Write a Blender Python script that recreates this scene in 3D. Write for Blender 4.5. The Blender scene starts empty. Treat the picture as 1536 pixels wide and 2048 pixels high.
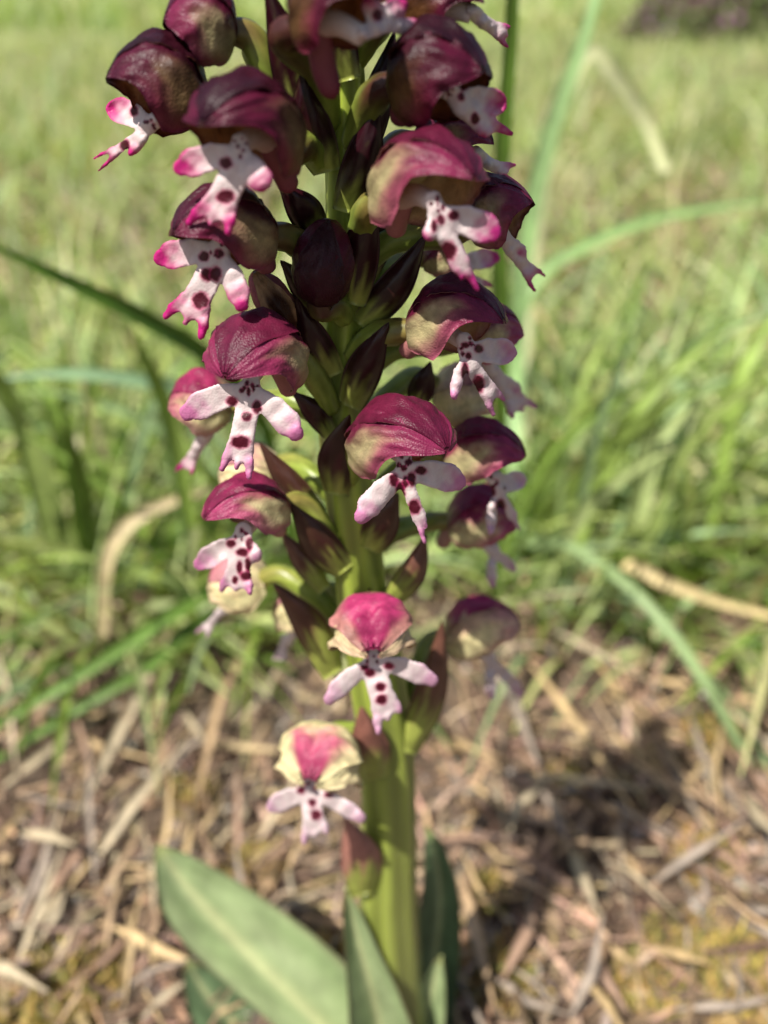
import bpy, math, random
import numpy as np
from mathutils import Vector

random.seed(7)
rng = np.random.default_rng(7)
scene = bpy.context.scene
col = scene.collection

# ------------------------------------------------------------------ camera
F = 1704.0                       # focal length in photo pixels (photo 1536 x 2048)
TH = math.radians(31.5)          # pitch below the horizon
D = 0.041                        # distance of the orchid's stem from the lens, metres
MM = 0.001
_ang = TH + math.atan((2130 - 1024) / F)
H = D * math.tan(_ang)           # height of the lens above the ground
CAM = np.array([0.0, 0.0, H])
FWD = np.array([0.0, math.cos(TH), -math.sin(TH)])
RGT = np.array([1.0, 0.0, 0.0])
UPV = np.array([0.0, math.sin(TH), math.cos(TH)])

cd = bpy.data.cameras.new('camera')
cam = bpy.data.objects.new('camera', cd)
col.objects.link(cam)
cam.location = CAM
cam.rotation_euler = (math.pi / 2 - TH, 0, 0)
cd.sensor_fit = 'VERTICAL'
cd.sensor_height = 24.0
cd.sensor_width = 18.0
cd.lens = 24.0 * F / 2048.0
cd.clip_start = 0.001
cd.clip_end = 600.0
cd.dof.use_dof = True
cd.dof.focus_distance = 0.0385
cd.dof.aperture_fstop = cd.lens / 0.93
scene.camera = cam

# ------------------------------------------------------------------ light
SUN_EL = math.radians(58)
SUN_AZ = math.radians(-137)      # clockwise from +Y: from the left, a little behind the camera
sdir = np.array([math.sin(SUN_AZ) * math.cos(SUN_EL), math.cos(SUN_AZ) * math.cos(SUN_EL), math.sin(SUN_EL)])
w = bpy.data.worlds.new('World')
scene.world = w
w.use_nodes = True
nt = w.node_tree
bg = nt.nodes['Background']
sky = nt.nodes.new('ShaderNodeTexSky')
sky.sky_type = 'NISHITA'
sky.sun_disc = False
sky.dust_density = 2.5
sky.ozone_density = 0.6
sky.sun_elevation = SUN_EL
sky.sun_rotation = SUN_AZ % (2 * math.pi)
nt.links.new(sky.outputs[0], bg.inputs[0])
bg.inputs[1].default_value = 0.068
sl = bpy.data.lights.new('sun', 'SUN')
sl.energy = 5.0
sl.angle = math.radians(0.55)
sl.color = (1.0, 0.95, 0.86)
so = bpy.data.objects.new('sun', sl)
col.objects.link(so)
so.rotation_euler = Vector(-sdir).to_track_quat('-Z', 'Y').to_euler()
so.location = (-1, -0.5, 2)
scene.view_settings.view_transform = 'Standard'
scene.view_settings.look = 'None'
scene.view_settings.gamma = 1.0
scene.view_settings.exposure = 0.78
scene.cycles.max_bounces = 8
scene.cycles.transparent_max_bounces = 8

# ------------------------------------------------------------------ helpers
def P(px, py, dz=0.0):
    """point on the upright plane dz millimetres in front of the stem's plane"""
    return PY(px, py, D - np.asarray(dz) * MM)
def PY(px, py, y):
    px = np.asarray(px, float); py = np.asarray(py, float); y = np.asarray(y, float)
    a = (px - 768.0) / F; b = (1024.0 - py) / F
    dy = FWD[1] + b * UPV[1]; dzz = FWD[2] + b * UPV[2]
    k = y / dy
    return np.stack(np.broadcast_arrays(a * k, y * np.ones_like(k), H + dzz * k), -1)
def G(px, py, z=0.0):
    a = (px - 768.0) / F; b = (1024.0 - py) / F
    dy = FWD[1] + b * UPV[1]; dzz = FWD[2] + b * UPV[2]
    k = (z - H) / dzz
    return np.array([a * k, dy * k, z])
def pxm(p):
    """metres per photo pixel at a point"""
    return float(np.dot(np.asarray(p) - CAM, FWD)) / F
def lerp(a, b, t):
    return a + (b - a) * t
def sst(a, b, x):
    t = np.clip((x - a) / (b - a), 0, 1)
    return t * t * (3 - 2 * t)
def C(*v):
    return np.array(v, float)
def vnoise(x, y, seed=0):
    s = seed * 1.37
    return (np.sin(x * 1.0 + 1.7 * y + s) + np.sin(2.3 * x - 1.1 * y + 2.1 * s + 1.3) +
            np.sin(-1.6 * x + 2.9 * y + 0.7 * s + 4.1) + 0.7 * np.sin(4.1 * x + 3.7 * y + s * 3.3)) / 3.7
def catmull(pts, n):
    pts = np.asarray(pts, float)
    q = np.vstack([2 * pts[0] - pts[1], pts, 2 * pts[-1] - pts[-2]])
    out = []
    m = len(pts) - 1
    for t in np.linspace(0, m, n):
        i = min(int(t), m - 1); f = t - i
        p0, p1, p2, p3 = q[i], q[i + 1], q[i + 2], q[i + 3]
        out.append(0.5 * (2 * p1 + (p2 - p0) * f + (2 * p0 - 5 * p1 + 4 * p2 - p3) * f * f + (3 * p1 - p0 - 3 * p2 + p3) * f ** 3))
    return np.array(out)
def unit(v):
    v = np.asarray(v, float)
    return v / (np.linalg.norm(v, axis=-1, keepdims=True) + 1e-12)

def make_mesh(name, verts, faces, mat, colors=None, smooth=True):
    """faces: int array (n,3) or (n,4), or a list of such arrays"""
    if not isinstance(faces, list):
        faces = [faces]
    me = bpy.data.meshes.new(name)
    verts = np.asarray(verts, np.float32)
    me.vertices.add(len(verts))
    me.vertices.foreach_set('co', verts.ravel())
    loops = np.concatenate([f.ravel() for f in faces]).astype(np.int32)
    tot = np.concatenate([np.full(len(f), f.shape[1], np.int32) for f in faces])
    start = np.concatenate([[0], np.cumsum(tot)[:-1]]).astype(np.int32)
    me.loops.add(len(loops)); me.loops.foreach_set('vertex_index', loops)
    me.polygons.add(len(tot)); me.polygons.foreach_set('loop_start', start)
    me.polygons.foreach_set('use_smooth', np.full(len(tot), smooth, bool))
    me.update(calc_edges=True)
    me.validate()
    if colors is not None:
        a = me.color_attributes.new('Col', 'FLOAT_COLOR', 'POINT')
        c = np.ones((len(verts), 4), np.float32); c[:, :3] = colors
        a.data.foreach_set('color', c.ravel())
    if mat:
        me.materials.append(mat)
    return me
WORLD = {}
def add(name, me, parent=None, loc=None):
    """mesh in world coordinates; the object's origin goes to loc"""
    o = bpy.data.objects.new(name, me)
    col.objects.link(o)
    loc = np.zeros(3) if loc is None else np.asarray(loc, float)
    if me is not None and np.any(loc):
        co = np.empty(len(me.vertices) * 3, np.float32)
        me.vertices.foreach_get('co', co)
        co = (co.reshape(-1, 3) - loc).astype(np.float32)
        me.vertices.foreach_set('co', co.ravel())
    WORLD[o.name] = loc
    if parent is not None:
        o.parent = parent
        o.location = loc - WORLD[parent.name]
    else:
        o.location = loc
    return o
def tag(o, label=None, cat=None, group=None, kind=None):
    if label: o['label'] = label
    if cat: o['category'] = cat
    if group: o['group'] = group
    if kind: o['kind'] = kind
    return o

def grid_faces(nu, nv, base=0, wrap=False, flip=False):
    i, j = np.meshgrid(np.arange(nu - 1), np.arange(nv if wrap else nv - 1), indexing='ij')
    a = i * nv + j; b = i * nv + (j + 1) % nv; c = (i + 1) * nv + (j + 1) % nv; d = (i + 1) * nv + j
    f = np.stack([a, b, c, d], -1).reshape(-1, 4) + base
    return f[:, ::-1] if flip else f

def tube(path, rad, nseg=12, ridges=0, twist=0.0, ridge_amt=0.0, cap=True):
    path = np.asarray(path); n = len(path)
    tan = unit(np.gradient(path, axis=0))
    ref = np.array([0, 1.0, 0]) if abs(tan[0][1]) < 0.9 else np.array([1.0, 0, 0])
    a = unit(np.cross(tan, ref)); b = np.cross(tan, a)
    ang = np.linspace(0, 2 * math.pi, nseg, endpoint=False)
    t = np.linspace(0, 1, n)[:, None]
    r = np.asarray(rad)[:, None] * (1 + ridge_amt * np.cos(ridges * (ang[None] + twist * t)))
    v = path[:, None] + (np.cos(ang)[None, :, None] * a[:, None] + np.sin(ang)[None, :, None] * b[:, None]) * r[..., None]
    v = v.reshape(-1, 3)
    f = [grid_faces(n, nseg, wrap=True)]
    if cap:
        k = len(v)
        v = np.vstack([v, path[0], path[-1]])
        j = np.arange(nseg)
        f.append(np.stack([np.full(nseg, k), (j + 1) % nseg, j], -1))
        o = (n - 1) * nseg
        f.append(np.stack([np.full(nseg, k + 1), o + j, o + (j + 1) % nseg], -1))
    tt = np.concatenate([np.repeat(np.linspace(0, 1, n), nseg), [0, 1] if cap else []])
    aa = np.concatenate([np.tile(ang, n), [0, 0] if cap else []])
    return v, f, tt, aa

# ------------------------------------------------------------------ materials
def material(name, rough=0.5, transl=0.0, tint=(1, 1, 1), nscale=1500, namt=0.25, bscale=9000, bdist=2.5e-5, bstr=0.5,
             spec=0.5, sheen=0.0, sss=0.0, vor=True, streak=None):
    m = bpy.data.materials.new(name); m.use_nodes = True
    t = m.node_tree; n = t.nodes; l = t.links
    pr = n['Principled BSDF']; out = n['Material Output']
    at = n.new('ShaderNodeAttribute'); at.attribute_name = 'Col'
    tc = n.new('ShaderNodeTexCoord')
    mp = n.new('ShaderNodeMapping')
    mp.inputs['Scale'].default_value = streak or (1, 1, 1)
    l.new(tc.outputs['Object'], mp.inputs['Vector'])
    nz = n.new('ShaderNodeTexNoise'); nz.inputs['Scale'].default_value = nscale; nz.inputs['Detail'].default_value = 4
    l.new(mp.outputs[0], nz.inputs['Vector'])
    mr = n.new('ShaderNodeMapRange')
    mr.inputs['From Min'].default_value = 0.25; mr.inputs['From Max'].default_value = 0.75
    mr.inputs['To Min'].default_value = 1 - namt; mr.inputs['To Max'].default_value = 1 + namt
    l.new(nz.outputs['Fac'], mr.inputs['Value'])
    mx = n.new('ShaderNodeVectorMath'); mx.operation = 'SCALE'
    l.new(at.outputs['Color'], mx.inputs[0]); l.new(mr.outputs[0], mx.inputs['Scale'])
    l.new(mx.outputs[0], pr.inputs['Base Color'])
    pr.inputs['Roughness'].default_value = rough
    pr.inputs['Specular IOR Level'].default_value = spec
    if sheen:
        pr.inputs['Sheen Weight'].default_value = sheen
        pr.inputs['Sheen Roughness'].default_value = 0.4
    if sss:
        pr.inputs['Subsurface Weight'].default_value = sss
        pr.inputs['Subsurface Radius'].default_value = (0.9, 1.0, 0.35)
        pr.inputs['Subsurface Scale'].default_value = 0.0006
    bn = n.new('ShaderNodeTexVoronoi' if vor else 'ShaderNodeTexNoise'); bn.inputs['Scale'].default_value = bscale
    l.new(mp.outputs[0], bn.inputs['Vector'])
    bp = n.new('ShaderNodeBump'); bp.inputs['Strength'].default_value = bstr; bp.inputs['Distance'].default_value = bdist
    if vor: bp.invert = True
    l.new(bn.outputs[0], bp.inputs['Height'])
    l.new(bp.outputs[0], pr.inputs['Normal'])
    if transl:
        tr = n.new('ShaderNodeBsdfTranslucent')
        tm = n.new('ShaderNodeVectorMath'); tm.operation = 'MULTIPLY'
        tm.inputs[1].default_value = tint
        l.new(mx.outputs[0], tm.inputs[0]); l.new(tm.outputs[0], tr.inputs['Color'])
        ms = n.new('ShaderNodeMixShader'); ms.inputs[0].default_value = transl
        l.new(pr.outputs[0], ms.inputs[1]); l.new(tr.outputs[0], ms.inputs[2])
        l.new(ms.outputs[0], out.inputs['Surface'])
    return m
M_HOOD = material('sepal_skin', rough=0.42, transl=0.22, tint=(1.6, 1.0, 0.9), nscale=1600, namt=0.3, bscale=11000, bdist=3.2e-5, bstr=0.7, spec=0.26)
M_LIP = material('lip_skin', rough=0.5, transl=0.22, nscale=2600, namt=0.07, bscale=9500, bdist=2.2e-5, bstr=0.6, spec=0.3)
M_BRACT = material('bract_skin', rough=0.36, transl=0.18, tint=(1.2, 1.0, 0.6), nscale=900, namt=0.28, spec=.4, bscale=5000, bdist=2e-5, bstr=0.4, vor=False)
M_STEM = material('stem_skin', rough=0.38, transl=0.0, nscale=700, namt=0.16, bscale=2500, bdist=2.5e-5, bstr=0.5, vor=False, sss=0.6, streak=(1, 1, 0.12))
M_LEAF = material('leaf_skin', rough=0.45, transl=0.25, tint=(1.2, 1.3, 0.6), nscale=500, namt=0.14, bscale=1800, bdist=5e-5, bstr=0.4, vor=False)
M_GRASS = material('grass_skin', rough=0.5, transl=0.38, tint=(1.2, 1.25, 0.55), nscale=250, namt=0.25, bscale=3000, bdist=2e-5, bstr=0.3, vor=False)
M_STRAW = material('straw_skin', rough=0.6, transl=0.15, nscale=600, namt=0.35, bscale=2500, bdist=4e-5, bstr=0.5, vor=False)
M_MOSS = material('moss_skin', rough=0.7, transl=0.25, nscale=800, namt=0.3, bscale=3000, bdist=2e-5, bstr=0.3, vor=False)
M_STONE = material('stone_skin', rough=0.85, nscale=900, namt=0.3, bscale=2500, bdist=1e-4, bstr=0.6, vor=False)
M_SHRUB = material('shrub_skin', rough=0.55, transl=0.25, tint=(1.1, 1.2, 0.6), nscale=60, namt=0.3, bscale=500, bdist=1e-4, bstr=0.2, vor=False)

# ------------------------------------------------------------------ ground
def soil_material():
    m = bpy.data.materials.new('soil'); m.use_nodes = True
    t = m.node_tree; n = t.nodes; l = t.links; pr = n['Principled BSDF']
    g = n.new('ShaderNodeNewGeometry')
    n1 = n.new('ShaderNodeTexNoise'); n1.inputs['Scale'].default_value = 260; n1.inputs['Detail'].default_value = 6
    n2 = n.new('ShaderNodeTexNoise'); n2.inputs['Scale'].default_value = 9; n2.inputs['Detail'].default_value = 5
    l.new(g.outputs['Position'], n1.inputs['Vector']); l.new(g.outputs['Position'], n2.inputs['Vector'])
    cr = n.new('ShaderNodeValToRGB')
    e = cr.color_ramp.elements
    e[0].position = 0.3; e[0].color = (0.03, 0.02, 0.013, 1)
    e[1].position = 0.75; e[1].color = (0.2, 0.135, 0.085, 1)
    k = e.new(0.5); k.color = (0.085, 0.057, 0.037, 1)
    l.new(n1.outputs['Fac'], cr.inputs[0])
    # farther off the sward closes over the soil
    c2 = n.new('ShaderNodeValToRGB')
    e = c2.color_ramp.elements
    e[0].position = 0.35; e[0].color = (0.10, 0.16, 0.035, 1)
    e[1].position = 0.7; e[1].color = (0.27, 0.27, 0.10, 1)
    l.new(n2.outputs['Fac'], c2.inputs[0])
    sp = n.new('ShaderNodeSeparateXYZ'); l.new(g.outputs['Position'], sp.inputs[0])
    ln = n.new('ShaderNodeVectorMath'); ln.operation = 'LENGTH'; l.new(g.outputs['Position'], ln.inputs[0])
    mr = n.new('ShaderNodeMapRange'); mr.inputs['From Min'].default_value = 0.5; mr.inputs['From Max'].default_value = 2.5
    l.new(ln.outputs['Value'], mr.inputs['Value'])
    mx = n.new('ShaderNodeMix'); mx.data_type = 'RGBA'
    l.new(mr.outputs[0], mx.inputs['Factor']); l.new(cr.outputs[0], mx.inputs['A']); l.new(c2.outputs[0], mx.inputs['B'])
    l.new(mx.outputs['Result'], pr.inputs['Base Color'])
    pr.inputs['Roughness'].default_value = 0.9
    bp = n.new('ShaderNodeBump'); bp.inputs['Distance'].default_value = 0.0008; bp.inputs['Strength'].default_value = 0.8
    l.new(n1.outputs['Fac'], bp.inputs['Height']); l.new(bp.outputs[0], pr.inputs['Normal'])
    return m
def ground_z(x, y):
    x = np.asarray(x, float); y = np.asarray(y, float)
    r = np.hypot(x, y)
    near = 0.0011 * vnoise(x * 160, y * 160, 3) + 0.0016 * vnoise(x * 55, y * 55, 8)
    mid = 0.012 * vnoise(x * 5, y * 5, 5) * sst(0.25, 1.2, r)
    far = 0.35 * vnoise(x * 0.16, y * 0.16, 2) * sst(4, 30, r)
    return near + mid + far
def spaced(n, a, b):
    k = 7.6
    t = np.linspace(-1, 1, n)
    return np.where(t < 0, a, b) * np.sinh(np.abs(t) * k) / np.sinh(k)
gx = spaced(340, -260, 260)
gy = spaced(340, -260, 260) + 0.07
X, Y = np.meshgrid(gx, gy, indexing='ij')
gv = np.stack([X, Y, ground_z(X, Y)], -1).reshape(-1, 3)
tag(add('ground', make_mesh('ground', gv, grid_faces(340, 340), soil_material())), kind='structure')

# ------------------------------------------------------------------ the orchid
base_pt = P(795, 2130, 0)
base_pt[2] = ground_z(base_pt[0], base_pt[1]) - 0.001
orchid = bpy.data.objects.new('orchid', None)
col.objects.link(orchid); orchid.location = base_pt; orchid.empty_display_size = 0.01
WORLD[orchid.name] = np.array(base_pt)
tag(orchid, 'flowering orchid spike with dark burgundy hoods and white purple-spotted lips', 'orchid')

STEM = [(797, 2140, 138), (784, 1980, 124), (777, 1800, 114), (776, 1600, 106), (766, 1450, 108), (748, 1320, 108), (727, 1200, 100),
        (705, 1030, 96), (684, 850, 92), (684, 700, 88), (692, 560, 86), (694, 400, 84), (692, 250, 80), (690, 100, 76), (690, -60, 66), (692, -220, 46), (694, -330, 20)]
sp = np.array([P(x, y, 0) for x, y, _ in STEM])
sr = np.array([wd * 0.5 * pxm(p) for (x, y, wd), p in zip(STEM, sp)])
path = catmull(sp, 90)
rad = np.interp(np.linspace(0, len(sp) - 1, 90), np.arange(len(sp)), sr)
v, f, tt, aa = tube(path, rad, 40, ridges=7, twist=1.6, ridge_amt=0.055)
v = v + 0.00006 * np.stack([vnoise(v[:, 2] * 900, aa, 4), vnoise(v[:, 2] * 700, aa, 9), 0 * tt], -1)
zc = v[:, 2]
hgt = sst(0.0, 0.075, zc)[:, None]
sc_ = lerp(C(.195, .225, .05), C(.24, .30, .04), hgt)
sc_ = sc_ * (1 + 0.28 * np.cos(7 * (aa + 1.6 * tt)))[:, None] * C(1, 1, 1)
sc_ = lerp(sc_, C(.26, .28, .09), (0.25 + 0.25 * np.sin(3 * aa + 9 * tt))[:, None] * (1 - hgt))
stem_ob = add('stem', make_mesh('stem', v, f, M_STEM, np.clip(sc_, 0, 1)), orchid, base_pt)
def stem_at(py, dz=0.0):
    xs = np.interp(-py, [-s[1] for s in STEM], [s[0] for s in STEM])
    return P(xs, py, dz)

def shell(outer, inner, cout, cin):
    """closed thin sheet from two (nu, nv, 3) grids"""
    nu, nv = outer.shape[:2]
    v = np.vstack([outer.reshape(-1, 3), inner.reshape(-1, 3)])
    o = nu * nv
    f = [grid_faces(nu, nv), grid_faces(nu, nv, o, flip=True)]
    def rim(ix):
        ix = np.asarray(ix)
        return np.stack([ix[:-1], ix[:-1] + o, ix[1:] + o, ix[1:]], -1)
    id_ = np.arange(nu * nv).reshape(nu, nv)
    f += [rim(id_[:, 0]), rim(id_[::-1, -1]), rim(id_[0, ::-1]), rim(id_[-1])]
    return v, f, np.vstack([cout.reshape(-1, 3), cin.reshape(-1, 3)])

def glerp(a, b, t):
    return np.exp(lerp(np.log(a), np.log(b), t))
def prof(u, blunt=0.44):
    u = np.clip(u, 0, 1)
    return (u + 0.012) ** 0.42 * (1 - u) ** blunt / (.488 ** .42 * .512 ** blunt)

def hood(parent, B, A, R, dk, seed, bud=False, squash=1.0, spread=0.0, pale=0.0, brown=False, roll=0.0, domec=None, cream=0.0, wrap=0.0):
    """three sepals and two inner petals gathered to a helmet; B base, A apex, R radius in metres"""
    ax = A - B; L = np.linalg.norm(ax); ax = ax / L
    up = unit(np.array([0, 0, 1.0]) - ax * ax[2])
    if bud:
        up = unit(-FWD + ax * np.dot(ax, FWD))
    side = np.cross(ax, up)
    if roll:
        roll = -math.radians(roll) * (1 if np.dot(side, CAM - B) > 0 else -1)
        up, side = unit(up * math.cos(roll) + side * math.sin(roll)), unit(side * math.cos(roll) - up * math.sin(roll))
    dome = glerp(C(.46, .035, .14), C(.020, .0016, .0055), dk) if domec is None else domec
    tipc = glerp(C(.40, .02, .11), C(.012, .0016, .005), dk)
    band = lerp(C(.66, .62, .33), C(.085, .034, .010), dk ** .9)
    marg = lerp(glerp(C(.66, .38, .40), C(.15, .005, .042), min(1, dk * 1.25)), band * 1.05, pale * .8)
    if brown:
        dome = C(.34, .14, .12); band = C(.36, .22, .10); marg = C(.34, .05, .10)
    nu, nv = 30, 19
    u = np.linspace(0, 0.999, nu)[:, None]; s = np.linspace(-1, 1, nv)[None]
    for kind in (0, 1, -1):
        if kind == 0:
            hw = np.radians(50 + 22 * (spread > 0)) * (1 - 0.3 * sst(0.55, 1.0, u)); cen = 0 * u
            off = 0.00034 if spread else 0.00010
        else:
            low = np.radians(84 + wrap + (50 - .3 * wrap) * np.exp(-((u - 0.34) / 0.32) ** 2)) if not bud else np.radians(178) + 0 * u
            hi = np.radians(44 if spread else 30)
            cen = kind * (low + hi) / 2; hw = (low - hi) / 2
            off = 0.0
        psi = cen + s * hw * (kind if kind else 1)
        ge = prof(u, .30 if spread else .44) * np.ones_like(s)
        dimple = vnoise(u * 13 + 2, s * 5 + kind, seed + 9) * sst(.3, .8, u)
        wave = vnoise(u * 9 + kind * 3, s * 2.2, seed)
        ge = ge * (1 + 0.05 * wave + 0.07 * np.abs(s) ** 4 * vnoise(u * 16, s * 2 + kind, seed + 3))
        if kind == 0:
            keel = 0.08 * np.exp(-(s / 0.16) ** 2) - 0.03 * np.exp(-((np.abs(s) - .45) / .2) ** 2)
        else:
            keel = 0.07 * np.exp(-((s + 0.25) / 0.16) ** 2) - 0.03 * np.exp(-((s - 0.2) / 0.25) ** 2)
        if spread and kind == 0:
            keel = -0.11 * np.exp(-((s - .04) / .13) ** 2) * sst(.25, .6, u) + .05 * np.exp(-((np.abs(s) - .4) / .2) ** 2)
            keel = (keel + .10 * dimple) / .35
        ge = ge * (1 + keel * (.35 if spread else 1.0) + .06 * dimple)
        cu, su = np.cos(psi), np.sin(psi)
        rad_up = np.where(cu > 0, R * 0.98, R * 1.0)
        flare = 1 + spread * sst(0.25, 1.0, s * (1 if kind else 0)) * np.sin(np.pi * np.clip(u * 1.2, 0, 1))
        lift = L * (0.10 * np.sin(np.pi * u) - 0.10 * u ** 2) - (0 if bud else 0.30 * R * (1 - .5 * u))
        pos = (B + ax * (L * u)[..., None] + up * (lift + rad_up * cu * ge)[..., None] + side * (R * squash * su * ge * flare)[..., None])
        nrm = unit(up * cu[..., None] + side * su[..., None])
        # the dorsal tip curls over, ragged
        pos = pos + nrm * off
        th = 0.00013 * np.clip(1 - np.abs(s) ** 6, 0.25, 1)[..., None]
        inner = pos - nrm * th
        uu = u * np.ones_like(s); ss = s * np.ones_like(u)
        n1 = vnoise(uu * 7, ss * 4, seed + kind)
        n2 = vnoise(uu * 30, ss * 9, seed + kind + 5)
        if kind == 0:
            m = sst(0.02, 0.42, uu + 0.10 * n1 + dk * 0.5 - cream)[..., None]
            c = lerp(band, dome, m)
            c = lerp(c, tipc, (sst(0.6, 1.0, uu) * 0.8)[..., None])
            c = lerp(c, dome * 0.55, (0.5 * sst(.5, 1.0, np.abs(ss)))[..., None])
            if cream:
                c = lerp(c, band, (np.clip(cream * 2.2, 0, .9) * sst(.45, .8, np.abs(ss) + .12 * n1))[..., None])
        else:
            upper = sst(0.05, -0.5, ss + 0.22 * n1 + 0.05 * n2)          # towards the dorsal side
            lower = sst(0.15, 0.95, ss + 0.15 * n1 + (uu - .4) * 0.7)
            front = sst(0.45, 0.85, uu + 0.12 * n1 + 0.15 * (dk - .5))
            c = lerp(band, dome, (np.clip(upper, 0, 1) * (0.35 + 0.65 * sst(-.05, .35, uu + dk * .6)) * (1 - pale))[..., None])
            c = lerp(c, marg, (lower * 0.85 * (1 - 0.6 * pale))[..., None])
            c = lerp(c, glerp(dome, marg, 0.45), (front * (1 - pale))[..., None])
            vein = np.exp(-((ss + 0.02 - .25 * n1 * .2) / 0.07) ** 2) * sst(.05, .2, uu) * sst(.75, .4, uu)
            c = lerp(c, dome * 0.8, (0.45 * vein * dk)[..., None])
        if brown and kind == 0:
            c = lerp(C(.40, .24, .12), C(.045, .014, .004), (sst(.75, .35, np.abs(ss - .1) + .15 * n1) * sst(.05, .25, uu) * sst(.95, .7, uu))[..., None])
        c = c * (1 + 0.14 * n2 + .12 * vnoise(uu * 60, ss * 17, seed + 2))[..., None]
        inn = lerp(lerp(C(.70, .62, .33), C(.38, .15, .05), dk), marg, sst(0.45, 1.0, np.abs(ss))[..., None] * 0.6)
        inn = lerp(inn, C(.12, .01, .02), (0.7 * sst(.62, .9, vnoise(uu * 26, ss * 11, seed + 8)))[..., None])
        inn = lerp(inn, tipc, sst(.72, .95, uu)[..., None])
        vv, ff, cc = shell(pos, inner, np.clip(c, 0, 1), np.clip(inn, 0, 1))
        add('sepal', make_mesh('sepal', vv, ff, M_HOOD, cc), parent, WORLD[parent.name])
    if not bud:
        nu, nv = 14, 7
        u = np.linspace(0.03, 0.88, nu)[:, None]; s = np.linspace(-1, 1, nv)[None]
        for kind in (1, -1):
            psi = kind * np.radians(38) + s * np.radians(15)
            ge = prof(u) * 0.80 * np.ones_like(s)
            pos = (B + ax * (L * u)[..., None] + up * (L * (0.1 * np.sin(np.pi * u) - .1 * u ** 2) - .30 * R * (1 - .5 * u) + R * np.cos(psi) * ge)[..., None] + side * (R * squash * np.sin(psi) * ge)[..., None])
            nrm = unit(up * np.cos(psi)[..., None] + side * np.sin(psi)[..., None])
            c = lerp(C(.72, .62, .30), C(.6, .25, .3), sst(.4, 1, u * np.ones_like(s))[..., None])
            vv, ff, cc = shell(pos, pos - nrm * 0.0001, c, c)
            add('petal', make_mesh('petal', vv, ff, M_LIP, cc), parent, WORLD[parent.name])

def seg_d(p, a, b, ra, rb):
    ab = b - a; h = np.clip(((p - a) @ ab) / (ab @ ab + 1e-9), 0, 1)
    return np.linalg.norm(p - (a + h[:, None] * ab), axis=1) - lerp(ra, rb, h), h
def smin(a, b, k):
    h = np.clip(0.5 + 0.5 * (b - a) / k, 0, 1)
    return lerp(b, a, h) - k * h * (1 - h)

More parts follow.
